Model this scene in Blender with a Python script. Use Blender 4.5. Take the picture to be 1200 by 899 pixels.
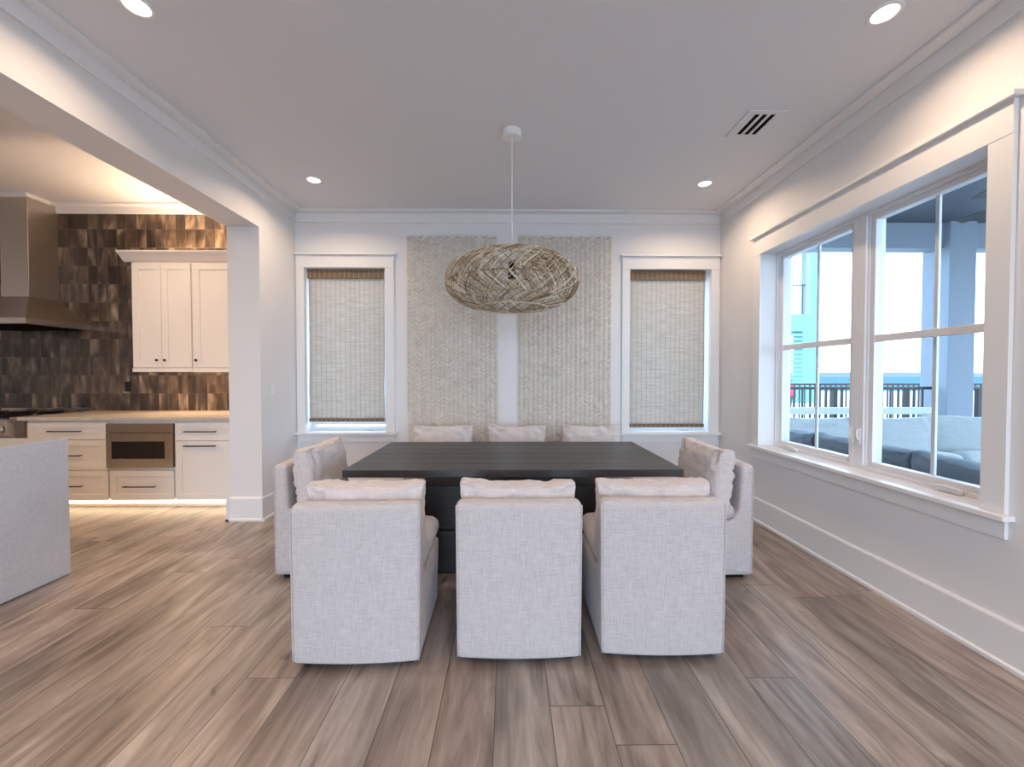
import bpy, bmesh, math, random
from mathutils import Vector, Matrix, noise
random.seed(7)
R = math.radians
for o in list(bpy.data.objects): bpy.data.objects.remove(o)
scene = bpy.context.scene
COL = scene.collection

# ---------------------------------------------------------------- camera
cam = bpy.data.cameras.new('camera'); cam.sensor_width = 36; cam.lens = 36*470/1200
cam.clip_start = .05; cam.clip_end = 2000
co = bpy.data.objects.new('camera', cam); COL.objects.link(co)
co.location = (0, 0, 1.33)
co.rotation_euler = (R(90) - math.atan(9.5/470), 0, -math.atan(5/470))
scene.camera = co
# ---------------------------------------------------------------- exposure
scene.view_settings.view_transform = 'Standard'
scene.view_settings.look = 'None'
scene.view_settings.gamma = 1
scene.view_settings.use_curve_mapping = False
scene.view_settings.exposure = 0.0
SKY = 8.5            # sky strength
CAN = 8.5           # watts per dining downlight
WARM = (1.0, .70, .45)
CAN_COL = (1.0, .74, .52)
KCAN = 16.0          # added kitchen downlights, unseen
LED = 2.6            # strength of led strips
# ---------------------------------------------------------------- world
w = bpy.data.worlds.new('sky'); scene.world = w; w.use_nodes = True
wn = w.node_tree.nodes; wl = w.node_tree.links; wn.clear()
tc = wn.new('ShaderNodeTexCoord'); sp = wn.new('ShaderNodeSeparateXYZ')
rp = wn.new('ShaderNodeValToRGB'); bg = wn.new('ShaderNodeBackground'); wo = wn.new('ShaderNodeOutputWorld')
wl.new(tc.outputs['Generated'], sp.inputs[0]); wl.new(sp.outputs['Z'], rp.inputs[0])
rp.color_ramp.elements[0].position = 0; rp.color_ramp.elements[0].color = (.60, .78, 1, 1)
rp.color_ramp.elements[1].position = .6; rp.color_ramp.elements[1].color = (.44, .69, 1, 1)
wl.new(rp.outputs[0], bg.inputs[0]); bg.inputs[1].default_value = SKY
wl.new(bg.outputs[0], wo.inputs[0])

def portal(name, loc, rot, sx, sy):
    l = bpy.data.lights.new(name, 'AREA'); l.shape = 'RECTANGLE'; l.size = sx; l.size_y = sy
    l.cycles.is_portal = True
    o = bpy.data.objects.new(name, l); COL.objects.link(o); o.location = loc; o.rotation_euler = rot
    return o
portal('portal_rear', (0, -4.05, 1.35), (R(90), 0, 0), 4.3, 2.6)
portal('portal_back_left', (-1.73, 4.62, 1.6), (R(-90), 0, 0), .86, 1.75)
portal('portal_back_right', (1.74, 4.62, 1.6), (R(-90), 0, 0), .86, 1.75)
portal('portal_side', (2.60, 2.73, 1.55), (0, R(90), 0), 1.75, 1.7)

# ================================================================ helpers
def srgb(r, g, b):
    f = lambda c: (c/255/12.92) if c/255 <= .04045 else ((c/255+.055)/1.055)**2.4
    return (f(r), f(g), f(b), 1)

class MB:
    def __init__(s): s.v = []; s.f = []
    def add(s, vs, fs):
        n = len(s.v); s.v += [tuple(v) for v in vs]; s.f += [tuple(i+n for i in f) for f in fs]; return s
    def box(s, x0, x1, y0, y1, z0, z1):
        x0, x1 = min(x0, x1), max(x0, x1); y0, y1 = min(y0, y1), max(y0, y1); z0, z1 = min(z0, z1), max(z0, z1)
        return s.add([(x0,y0,z0),(x1,y0,z0),(x1,y1,z0),(x0,y1,z0),(x0,y0,z1),(x1,y0,z1),(x1,y1,z1),(x0,y1,z1)],
                     [(3,2,1,0),(4,5,6,7),(0,1,5,4),(1,2,6,5),(2,3,7,6),(3,0,4,7)])
    def tube(s, pts, r, n=8, cap=True):
        pts = [Vector(p) for p in pts]; vs = []; fs = []
        up = Vector((0, 0, 1))
        prev = None
        for i, p in enumerate(pts):
            t = (pts[min(i+1, len(pts)-1)] - pts[max(i-1, 0)])
            if t.length < 1e-9: t = Vector((0,0,1))
            t.normalize()
            if prev is None:
                a = t.cross(up)
                if a.length < .05: a = t.cross(Vector((1, 0, 0)))
            else: a = prev - t*prev.dot(t)
            a.normalize(); prev = a; b = t.cross(a)
            rr = r[i] if isinstance(r, (list, tuple)) else r
            for k in range(n):
                q = 2*math.pi*k/n; vs.append(p + a*math.cos(q)*rr + b*math.sin(q)*rr)
        for i in range(len(pts)-1):
            for k in range(n):
                k2 = (k+1) % n; fs.append((i*n+k, i*n+k2, (i+1)*n+k2, (i+1)*n+k))
        if cap:
            fs.append(tuple(range(n-1, -1, -1))); m = (len(pts)-1)*n; fs.append(tuple(m+k for k in range(n)))
        return s.add(vs, fs)
    def lathe(s, prof, c, n=32, axis='z', close=False):
        vs = []; fs = []; m = len(prof)
        for r, h in prof:
            for k in range(n):
                q = 2*math.pi*k/n; a, b = r*math.cos(q), r*math.sin(q)
                vs.append({'z': (c[0]+a, c[1]+b, c[2]+h), 'y': (c[0]+a, c[1]+h, c[2]+b), 'x': (c[0]+h, c[1]+a, c[2]+b)}[axis])
        for i in range(m-1 if not close else m):
            j = (i+1) % m
            for k in range(n):
                k2 = (k+1) % n; fs.append((i*n+k, i*n+k2, j*n+k2, j*n+k))
        if not close:
            if prof[0][0] > 1e-6: fs.append(tuple(range(n-1, -1, -1)))
            if prof[-1][0] > 1e-6: fs.append(tuple((m-1)*n+k for k in range(n)))
        return s.add(vs, fs)
    def prism(s, poly, axis, a0, a1):
        """poly in the two other axes, extruded along axis"""
        def P(u, v, a): return {'x': (a, u, v), 'y': (u, a, v), 'z': (u, v, a)}[axis]
        n = len(poly)
        vs = [P(u, v, a0) for u, v in poly] + [P(u, v, a1) for u, v in poly]
        fs = [(i, (i+1) % n, n+(i+1) % n, n+i) for i in range(n)] + [tuple(range(n-1, -1, -1)), tuple(range(n, 2*n))]
        return s.add(vs, fs)
    def shaker(s, x0, x1, z0, z1, yf, fr=.06, t=.02, rec=.009):
        """cabinet front facing -y whose face lies at yf"""
        s.box(x0, x1, yf, yf+t, z1-fr, z1); s.box(x0, x1, yf, yf+t, z0, z0+fr)
        s.box(x0, x0+fr, yf, yf+t, z0+fr, z1-fr); s.box(x1-fr, x1, yf, yf+t, z0+fr, z1-fr)
        return s.box(x0+fr, x1-fr, yf+rec, yf+t, z0+fr, z1-fr)

def obj(name, mb, mat, parent=None, bevel=0, seg=2, smooth=False, sub=0, kind=None, label=None, fixn=True):
    me = bpy.data.meshes.new(name)
    off = Vector(parent_world(parent)) if parent else Vector((0, 0, 0))
    me.from_pydata([tuple(Vector(v)-off) for v in mb.v], [], mb.f); me.update()
    if fixn:
        bm = bmesh.new(); bm.from_mesh(me); bmesh.ops.recalc_face_normals(bm, faces=bm.faces); bm.to_mesh(me); bm.free()
    if mat: me.materials.append(mat)
    if smooth:
        me.polygons.foreach_set('use_smooth', [True]*len(me.polygons))
        if smooth == 'auto': me.set_sharp_from_angle(angle=R(38))
    o = bpy.data.objects.new(name, me); COL.objects.link(o)
    if parent: o.parent = parent
    if bevel:
        m = o.modifiers.new('bevel', 'BEVEL'); m.width = bevel; m.segments = seg; m.limit_method = 'ANGLE'; m.angle_limit = R(40)
    if sub:
        m = o.modifiers.new('subd', 'SUBSURF'); m.levels = sub; m.render_levels = sub
    if kind: o['kind'] = kind
    if label: o['label'] = label
    return o

def parent_world(p):
    v = Vector((0, 0, 0))
    while p: v += p.location; p = p.parent
    return v
def thing(name, label, cat, loc=(0, 0, 0), group=None):
    o = bpy.data.objects.new(name, None); COL.objects.link(o); o.location = loc; o.empty_display_size = .1
    tag(o, label, cat, group); return o
def tag(o, label, cat, group=None):
    o['label'] = label; o['category'] = cat
    if group: o['group'] = group
    return o
def struct(name, mb, mat, bevel=0, label=None, parent=None):
    o = obj(name, mb, mat, parent, bevel=bevel)
    if not parent:
        o['kind'] = 'structure'; o['category'] = name.split('_')[0]
        if label: o['label'] = label
    return o

# ---------------------------------------------------------------- materials
class NT:
    def __init__(s, name):
        s.m = bpy.data.materials.new(name); s.m.use_nodes = True
        s.n = s.m.node_tree.nodes; s.l = s.m.node_tree.links
        s.b = s.n['Principled BSDF']; s.o = s.n['Material Output']
    def N(s, t, **kw):
        n = s.n.new('ShaderNode'+t)
        for k, v in kw.items():
            if hasattr(n, k): setattr(n, k, v)
        return n
    def link(s, a, b): s.l.new(a, b)
    def set(s, inp, v):
        if hasattr(v, 'links'): s.l.new(v, inp)
        else: inp.default_value = v
    def math(s, op, a, b=0, clamp=False):
        n = s.N('Math'); n.operation = op; n.use_clamp = clamp; s.set(n.inputs[0], a); s.set(n.inputs[1], b); return n.outputs[0]
    def mix(s, fac, a, b, mode='MIX'):
        n = s.N('MixRGB'); n.blend_type = mode; s.set(n.inputs[0], fac); s.set(n.inputs[1], a); s.set(n.inputs[2], b); return n.outputs[0]
    def ramp(s, v, stops):
        n = s.N('ValToRGB'); s.link(v, n.inputs[0]); e = n.color_ramp.elements
        while len(e) < len(stops): e.new(.5)
        for i, (p, c) in enumerate(stops):
            e[i].position = p; e[i].color = c if len(c) == 4 else (*c, 1)
        return n.outputs[0]
    def noise(s, vec, scale, detail=3, rough=.5, dist=0):
        n = s.N('TexNoise'); n.inputs['Scale'].default_value = scale; n.inputs['Detail'].default_value = detail
        n.inputs['Roughness'].default_value = rough; n.inputs['Distortion'].default_value = dist
        if vec is not None: s.link(vec, n.inputs['Vector'])
        return n.outputs['Fac']
    def pos(s): return s.N('NewGeometry').outputs['Position']
    def objc(s): return s.N('TexCoord').outputs['Object']
    def scale(s, vec, sc, loc=(0,0,0)):
        n = s.N('Mapping'); n.inputs['Scale'].default_value = sc; n.inputs['Location'].default_value = loc; s.link(vec, n.inputs[0]); return n.outputs[0]
    def sep(s, vec): n = s.N('SeparateXYZ'); s.link(vec, n.inputs[0]); return n.outputs
    def comb(s, x, y, z):
        n = s.N('CombineXYZ')
        for i, v in enumerate((x, y, z)): s.set(n.inputs[i], v)
        return n.outputs[0]
    def bump(s, h, strength=.3, dist=.01):
        n = s.N('Bump'); n.inputs['Strength'].default_value = strength; n.inputs['Distance'].default_value = dist
        s.link(h, n.inputs['Height']); s.link(n.outputs[0], s.b.inputs['Normal'])
    def P(s, **kw):
        for k, v in kw.items():
            s.set(s.b.inputs[{'col': 'Base Color', 'rough': 'Roughness', 'metal': 'Metallic', 'spec': 'Specular IOR Level', 'emc': 'Emission Color', 'ems': 'Emission Strength'}[k]], v)
        return s

def paint(name, c, rough=.5, bump=.05, nscale=300, spec=.4):
    t = NT(name); t.P(col=c, rough=rough, spec=spec)
    if bump: t.bump(t.noise(t.pos(), nscale, 2), bump, .002)
    return t.m
M = {}
M['wall'] = paint('wall_paint', srgb(232, 229, 228), .55, .08, 220)
M['trim'] = paint('trim_paint', srgb(236, 234, 233), .30, 0)
M['ceil'] = paint('ceiling_paint', srgb(226, 225, 228), .7, .35, 90)
M['cab'] = paint('cabinet_paint', srgb(238, 230, 222), .4, 0)
M['black'] = paint('black_metal', srgb(22, 20, 20), .4, 0)
M['dark'] = paint('dark_void', srgb(6, 6, 7), .9, 0, spec=.1)
M['white_plastic'] = paint('white_plastic', srgb(236, 236, 234), .35, 0)
M['vinyl'] = paint('window_vinyl', srgb(232, 231, 233), .35, 0)
def metal(name, c, rough, brushed=False):
    t = NT(name); t.P(col=c, rough=rough, metal=1)
    if brushed:
        n = t.noise(t.scale(t.pos(), (2, 2, 400)), 3, 3); t.P(rough=t.math('MULTIPLY_ADD', n, .2)); 
        r = t.math('ADD', t.math('MULTIPLY', n, .2), rough-.1); t.P(rough=r)
    return t.m
M['steel'] = metal('brushed_steel', srgb(176, 166, 156), .25, True)
M['hood_steel_lit'] = metal('hood_steel_lit', srgb(214, 204, 192), .34, True)  # lighter copy of the steel; reflected light put into the colour
M['chrome'] = metal('chrome', srgb(225, 225, 225), .1)
def emit(name, c, s):
    t = NT(name); t.P(col=(.9, .9, .9, 1), emc=(*c, 1), ems=s); return t.m
M['lens'] = emit('lamp_lens', (1, .88, .7), 9)
M['led'] = emit('led_diffuser', (1, .78, .5), LED)
def glass():
    t = NT('window_glass'); t.n.remove(t.b)
    tr = t.N('BsdfTransparent'); tr.inputs[0].default_value = (.95, .97, .98, 1)
    gl = t.N('BsdfGlossy'); gl.inputs['Roughness'].default_value = .01
    fr = t.N('LayerWeight'); fr.inputs[0].default_value = .5
    fc = t.math('MULTIPLY_ADD', t.math('POWER', fr.outputs['Facing'], 5), .6); fc.node.inputs[2].default_value = .025
    mx = t.N('MixShader'); t.link(fc, mx.inputs[0]); t.link(tr.outputs[0], mx.inputs[1]); t.link(gl.outputs[0], mx.inputs[2])
    t.link(mx.outputs[0], t.o.inputs[0]); return t.m
M['glass'] = glass()
def floor_mat():
    t = NT('oak_planks'); p = t.sep(t.pos()); W = .22; L = 1.55
    xs = t.math('DIVIDE', t.math('ADD', p[0], 9.953), W)
    ix = t.math('FLOOR', xs); fx = t.math('FRACT', xs)
    wn_ = t.N('TexWhiteNoise'); wn_.noise_dimensions = '1D'; t.link(ix, wn_.inputs['W'])
    ys = t.math('DIVIDE', t.math('ADD', p[1], t.math('MULTIPLY', wn_.outputs[0], 9.3)), L)
    iy = t.math('FLOOR', ys); fy = t.math('FRACT', ys)
    w2 = t.N('TexWhiteNoise'); w2.noise_dimensions = '2D'; t.link(t.comb(ix, iy, 0), w2.inputs['Vector'])
    rid = w2.outputs[0]; rc = t.sep(w2.outputs[1])
    off = t.math('MULTIPLY', rid, 40)
    g1 = t.noise(t.comb(t.math('ADD', t.math('MULTIPLY', p[0], 9), off), t.math('MULTIPLY', p[1], 1.1), off), 1.6, 6, .6, 1.2)
    g2 = t.noise(t.comb(t.math('ADD', t.math('MULTIPLY', p[0], 90), off), t.math('MULTIPLY', p[1], 5), off), 1.5, 5, .65, .4)
    big = t.noise(t.comb(t.math('ADD', t.math('MULTIPLY', p[0], 5), off), t.math('MULTIPLY', p[1], 1.6), off), .9, 2)
    c = t.ramp(g1, [(.27, srgb(108, 98, 92)), (.42, srgb(154, 142, 133)), (.55, srgb(176, 165, 157)), (.74, srgb(204, 195, 188))])
    c = t.mix(t.math('MULTIPLY', g2, .42), c, srgb(120, 106, 98), 'MULTIPLY')
    warm = t.mix(rc[0], srgb(255, 240, 230), srgb(240, 241, 238))
    c = t.mix(.7, c, warm, 'MULTIPLY')
    tone = t.math('ADD', t.math('MULTIPLY', rc[1], .30), .86)
    c = t.mix(1, c, t.comb(tone, tone, tone), 'MULTIPLY')
    # knots
    vo = t.N('TexVoronoi'); vo.inputs['Scale'].default_value = 1
    dn = t.noise(t.pos(), 9, 3)
    t.link(t.comb(t.math('ADD', t.math('MULTIPLY', p[0], 6.2), t.math('MULTIPLY', dn, .8)), t.math('ADD', t.math('MULTIPLY', p[1], 1.9), t.math('MULTIPLY', dn, .35)), off), vo.inputs['Vector'])
    kn = t.ramp(vo.outputs['Distance'], [(.0, (1, 1, 1)), (.05, (.85, .85, .85)), (.11, (.22, .22, .22)), (.24, (0, 0, 0))])
    ksel = t.math('GREATER_THAN', t.sep(vo.outputs['Color'])[0], .3)
    c = t.mix(t.math('MULTIPLY', t.math('MULTIPLY', kn, ksel), .8), c, srgb(58, 44, 38))
    dk = t.ramp(big, [(.35, (1, 1, 1)), (.5, (0, 0, 0))])
    c = t.mix(t.math('MULTIPLY', dk, .5), c, srgb(120, 104, 96), 'MULTIPLY')
    e1 = t.math('LESS_THAN', fx, .018); e2 = t.math('LESS_THAN', fy, .0026)
    sm = t.math('MAXIMUM', e1, e2)
    c = t.mix(t.math('MULTIPLY', sm, .85), c, srgb(50, 42, 38))
    t.P(col=c, spec=1.0)
    t.P(rough=t.math('ADD', t.math('MULTIPLY', g2, .12), .31))
    h = t.math('SUBTRACT', t.math('MULTIPLY', g2, .35), t.math('MULTIPLY', sm, 1.4))
    t.bump(h, .25, .002)
    return t.m
M['floor'] = floor_mat()
def tile_mat():
    t = NT('glazed_tile'); p = t.sep(t.pos()); W = .113; Hh = .212
    xs = t.math('DIVIDE', t.math('ADD', p[0], 20.02), W); zs = t.math('DIVIDE', t.math('SUBTRACT', p[2], .905), Hh)
    ix = t.math('FLOOR', xs); fx = t.math('FRACT', xs); iz = t.math('FLOOR', zs); fz = t.math('FRACT', zs)
    w2 = t.N('TexWhiteNoise'); w2.noise_dimensions = '2D'; t.link(t.comb(ix, iz, 0), w2.inputs['Vector'])
    rc = t.sep(w2.outputs[1])
    off = t.math('MULTIPLY', rc[2], 30)
    v = t.comb(t.math('ADD', p[0], off), off, p[2])
    n1 = t.noise(t.scale(v, (1, 1, .35)), 6, 3, .5, .6); n2 = t.noise(t.scale(v, (1, 1, .3)), 22, 3, .6, .3)
    c = t.ramp(n1, [(.3, srgb(54, 44, 38)), (.48, srgb(84, 69, 58)), (.58, srgb(116, 98, 82)), (.72, srgb(176, 154, 130))])
    c = t.mix(t.math('MULTIPLY', n2, .5), c, srgb(60, 50, 44), 'MULTIPLY')
    tone = t.math('ADD', t.math('MULTIPLY', rc[0], .5), .7)
    c = t.mix(1, c, t.comb(tone, tone, tone), 'MULTIPLY')
    g = t.math('MAXIMUM', t.math('LESS_THAN', fx, .025), t.math('LESS_THAN', fz, .013))
    c = t.mix(g, c, srgb(78, 66, 56))
    t.P(col=c, spec=.6); t.P(rough=t.math('ADD', t.math('MULTIPLY', g, .5), t.math('ADD', t.math('MULTIPLY', n1, .2), .12)))
    tilt = t.math('MULTIPLY', t.math('MULTIPLY', t.math('SUBTRACT', rc[1], .5), fx), 1.2)
    t.bump(t.math('ADD', t.math('ADD', t.math('MULTIPLY', n1, .8), tilt), t.math('MULTIPLY', g, -1.0)), .5, .008)
    return t.m
M['tile'] = tile_mat()
def linen(name, c, bump=.35):
    t = NT(name); v = t.objc(); p = t.sep(v)
    s1 = t.noise(t.scale(v, (7, 7, 230)), 2.2, 4, .7); s2 = t.noise(t.scale(v, (230, 230, 7)), 2.2, 4, .7)
    f = t.noise(v, 420, 2, .6)
    k = t.math('ADD', t.math('MULTIPLY', t.math('ADD', s1, s2), .42), t.math('MULTIPLY', f, .16))
    dk = tuple(x*.62 for x in c[:3])+(1,); lt = tuple(min(1, x*1.22) for x in c[:3])+(1,)
    cc = t.ramp(k, [(.36, dk), (.5, c), (.64, lt)])
    t.P(col=cc, rough=.9, spec=.15)
    t.b.inputs['Sheen Weight'].default_value = .25
    t.bump(k, bump, .0015); return t.m
M['linen'] = linen('oatmeal_linen', srgb(196, 188, 186))
M['linen_pillow'] = linen('oatmeal_linen_pillow', srgb(212, 202, 199))
M['outdoor'] = linen('outdoor_fabric_grey', srgb(102, 114, 122))
M['outdoor_pale'] = linen('outdoor_fabric_pale', srgb(166, 170, 168))
def darkwood():
    t = NT('ebonised_wood'); p = t.sep(t.pos())
    n = t.noise(t.comb(t.math('MULTIPLY', p[0], 2), t.math('MULTIPLY', p[1], 40), t.math('MULTIPLY', p[2], 40)), 2, 5, .6, .5)
    b = t.N('TexWhiteNoise'); b.noise_dimensions = '1D'; t.link(t.math('FLOOR', t.math('DIVIDE', t.math('ADD', p[1], 10), .1717)), b.inputs['W'])
    c = t.ramp(n, [(.3, srgb(24, 21, 22)), (.7, srgb(50, 44, 44))])
    t.P(col=c, spec=.8); t.P(rough=t.math('ADD', t.math('MULTIPLY', n, .25), t.math('ADD', t.math('MULTIPLY', b.outputs[0], .08), .22)))
    t.bump(n, .25, .003); return t.m
M['wood'] = darkwood()
def quartz(name, c, d):
    t = NT(name); v = t.pos(); n = t.noise(v, 60, 5, .75); m2 = t.noise(v, 3, 3)
    k = t.math('ADD', t.math('MULTIPLY', n, .7), t.math('MULTIPLY', m2, .3))
    t.P(col=t.ramp(k, [(.35, d), (.6, c)]), rough=.22, spec=.5); return t.m
M['quartz'] = quartz('concrete_quartz', srgb(200, 201, 206), srgb(182, 183, 188))
M['counter'] = quartz('counter_quartz', srgb(206, 194, 180), srgb(182, 168, 154))
def rattan():
    t = NT('rattan'); n = t.math('ADD', t.math('MULTIPLY', t.N('NewGeometry').outputs['Random Per Island'], .75), t.math('MULTIPLY', t.noise(t.objc(), 20, 2), .25))
    t.P(col=t.ramp(n, [(.15, srgb(120, 92, 62)), (.5, srgb(196, 172, 138)), (.85, srgb(246, 236, 216))]), rough=.55, spec=.3); return t.m
M['rattan'] = rattan()
def palm(name, a, b_, c_):
    t = NT(name); n = t.noise(t.objc(), 9, 4, .7); n2 = t.noise(t.scale(t.objc(), (60, 1, 160)), 1, 2)
    k = t.math('ADD', t.math('ADD', t.math('MULTIPLY', n, .4), t.math('MULTIPLY', n2, .3)), t.math('MULTIPLY', t.N('NewGeometry').outputs['Random Per Island'], .16)); k = t.math('ADD', k, .07)
    t.P(col=t.ramp(k, [(.32, a), (.5, b_), (.68, c_)]), rough=.7, spec=.2); return t.m
M['palm'] = palm('woven_palm', srgb(218, 208, 194), srgb(234, 226, 215), srgb(248, 244, 237))
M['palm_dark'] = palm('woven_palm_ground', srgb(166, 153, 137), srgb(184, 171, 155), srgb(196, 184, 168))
def blind(name, a, b_, thread, tl):
    t = NT(name); p = t.sep(t.objc())
    n = t.noise(t.comb(t.math('MULTIPLY', p[0], 3), 0, t.math('MULTIPLY', p[2], 260)), 1, 4, .7)
    n3 = t.noise(t.comb(t.math('MULTIPLY', p[0], 8), 0, t.math('MULTIPLY', p[2], 60)), 1, 3, .6)
    k = t.math('ADD', t.math('MULTIPLY', n, .6), t.math('MULTIPLY', n3, .4))
    c = t.ramp(k, [(.35, a), (.62, b_)])
    fx = t.math('FRACT', t.math('DIVIDE', t.math('ADD', p[0], 10), .052))
    th = t.math('LESS_THAN', fx, .07)
    c = t.mix(t.math('MULTIPLY', th, .8), c, thread)
    t.P(col=c, rough=.75, spec=.15); t.bump(t.math('ADD', k, t.math('MULTIPLY', th, .4)), .4, .003)
    tr = t.N('BsdfTranslucent'); t.link(c, tr.inputs[0])
    mx = t.N('MixShader'); mx.inputs[0].default_value = tl
    t.link(t.b.outputs[0], mx.inputs[1]); t.link(tr.outputs[0], mx.inputs[2]); t.link(mx.outputs[0], t.o.inputs[0]); return t.m
M['blind'] = blind('woven_reed', srgb(196, 188, 178), srgb(230, 223, 215), srgb(156, 144, 130), .34)
M['valance'] = blind('woven_reed_valance', srgb(104, 86, 70), srgb(140, 118, 96), srgb(196, 180, 156), 0)
M['porch'] = paint('porch_paint', srgb(122, 130, 140), .6, 0)
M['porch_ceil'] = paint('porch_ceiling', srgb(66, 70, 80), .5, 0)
M['teal'] = paint('teal_siding', srgb(104, 156, 156), .6, 0)
M['sand'] = paint('sand', srgb(182, 174, 164), .9, 0)
M['deck'] = paint('deck_boards', srgb(150, 150, 150), .7, 0)
M['sea'] = paint('sea', srgb(74, 98, 102), .9, 0, spec=0)
M['hill'] = paint('far_shore', srgb(92, 92, 90), .9, 0)
M['red'] = paint('red_cloth', srgb(205, 60, 80), .8, 0)
M['navy'] = paint('navy_cloth', srgb(50, 60, 80), .8, 0)
M['skin'] = paint('skin', srgb(200, 150, 130), .6, 0)
M['bulb'] = paint('bulb_glass', srgb(222, 216, 180), .15, 0)

# ================================================================ structure
XL, XR, YB, ZC = -2.25, 2.28, 4.30, 3.06
XK = -2.54; YK = 4.75; ZK = 3.30; YR = -4.0; XKL = -7.4
struct('floor', MB().box(XKL-.2, XR+.28, YR-.2, YK+.2, -.12, 0), M['floor'], label='greige wood plank floor running towards the back wall')
struct('ceiling', MB().box(XL-.1, XR+.28, YR, YB+.28, ZC, ZC+.12), M['ceil'], label='white textured dining room ceiling')
struct('ceiling_kitchen', MB().box(XKL, XK, YR, YK+.2, ZK, ZK+.12), M['ceil'], label='warm lit kitchen ceiling')
# back wall with two window openings
LW = (-2.155, -1.30, .725, 2.47); RW = (1.305, 2.175, .715, 2.462)
b = MB()
z0, z1 = .72, 2.467
b.box(XL-.02, XR+.28, YB, YB+.28, 0, z0); b.box(XL-.02, XR+.28, YB, YB+.28, z1, ZC)
b.box(XL-.02, LW[0], YB, YB+.28, z0, z1); b.box(LW[1], RW[0], YB, YB+.28, z0, z1); b.box(RW[1], XR+.28, YB, YB+.28, z0, z1)
struct('wall_back', b, M['wall'], label='white back wall with two blind covered windows')
# right wall with big window opening
WY0, WY1, WZ0, WZ1 = 1.885, 3.585, .695, 2.415
b = MB()
b.box(XR, XR+.26, YR, YB, 0, WZ0); b.box(XR, XR+.26, YR, YB, WZ1, ZC)
b.box(XR, XR+.26, YR, WY0, WZ0, WZ1); b.box(XR, XR+.26, WY1, YB, WZ0, WZ1)
struct('wall_right', b, M['wall'], label='white right wall around the large double window')
HZ = 2.675; YP = 3.68
b = MB()
b.box(XK, XL, YP, YK, 0, ZK); b.box(XK, XL, YR, YP, HZ, ZK)
struct('wall_left', b, M['wall'], label='white wall end and dropped header between dining room and kitchen')
b = MB().box(XKL-.2, XK, YK, YK+.2, 0, ZK)
struct('wall_kitchen', b, M['wall'], label='kitchen back wall behind the tiles')
struct('wall_kitchen_left', MB().box(XKL-.2, XKL, YR, YK, 0, ZK), M['wall'])
# rear wall, glazed (behind the camera)
b = MB()
b.box(XKL, -2.15, YR-.2, YR, 0, ZK); b.box(2.15, XR+.26, YR-.2, YR, 0, ZC)
b.box(-2.15, 2.15, YR-.2, YR, 2.65, ZC+.1)
struct('wall_rear', b, M['wall'])
# tile sheet on kitchen wall
struct('wall_kitchen_tile', MB().box(XKL, XK-.001, YK-.012, YK, .905, 3.2), M['tile'], label='brown glazed vertical tiles covering the kitchen wall')
# crown: ceiling board + frieze
def crown_run(name, frz, brd, lab=None):
    b = MB(); b.box(*frz); b.box(*brd); return struct(name, b, M['trim'], bevel=.003, label=lab)
crown_run('trim_1', (XL+.018, XR-.018, YB-.018, YB, 2.945, ZC), (XL+.10, XR-.10, YB-.10, YB-.018, ZC-.02, ZC), 'flat crown board along the back wall')
crown_run('trim_2', (XL, XL+.018, YR, YB, 2.955, ZC), (XL+.018, XL+.10, YR, YB-.018, ZC-.02, ZC), 'flat crown board along the kitchen header')
crown_run('trim_3', (XR-.018, XR, YR, YB, 2.945, ZC), (XR-.10, XR-.018, YR, YB-.018, ZC-.02, ZC), 'flat crown board above the large window')
b = MB(); b.box(XKL, XK, YK-.035, YK-.012, 3.2, ZK); b.box(XKL, XK, YK-.11, YK-.035, ZK-.025, ZK)
struct('trim_4', b, M['trim'], bevel=.003, label='kitchen crown board above the tiles')
# baseboards with cap bevel and shoe
def bb_prof(h, t=.018):
    return [(0, 0), (t+.012, 0), (t+.012, .018), (t, .026), (t, h-.012), (t-.008, h), (0, h)]
def base(name, p0, axis, a0, a1, sgn, lab):
    poly = bb_prof(.215)
    if axis == 'x': poly = [(p0+sgn*u, v) for u, v in poly]
    else: poly = [(p0+sgn*u, v) for u, v in poly]
    return struct(name, MB().prism(poly, axis, a0, a1), M['trim'], label=lab)
base('baseboard_right', XR, 'y', YR, YB-.001, -1, 'tall white baseboard below the large window')
base('baseboard_back', YB, 'x', XL+.031, XR-.031, -1, 'tall white baseboard along the back wall')
base('baseboard_left', XL, 'y', YP-.03, YB-.001, 1, 'tall white baseboard on the dining side of the wall end')
o = base('baseboard_end', YP, 'x', XK-.03, XL-.0005, -1, 'tall white baseboard across the wall end beside the kitchen')
base('baseboard_kitchen', XK, 'y', YP-.03, 3.93, -1, 'baseboard on the kitchen side of the wall end')

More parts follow.
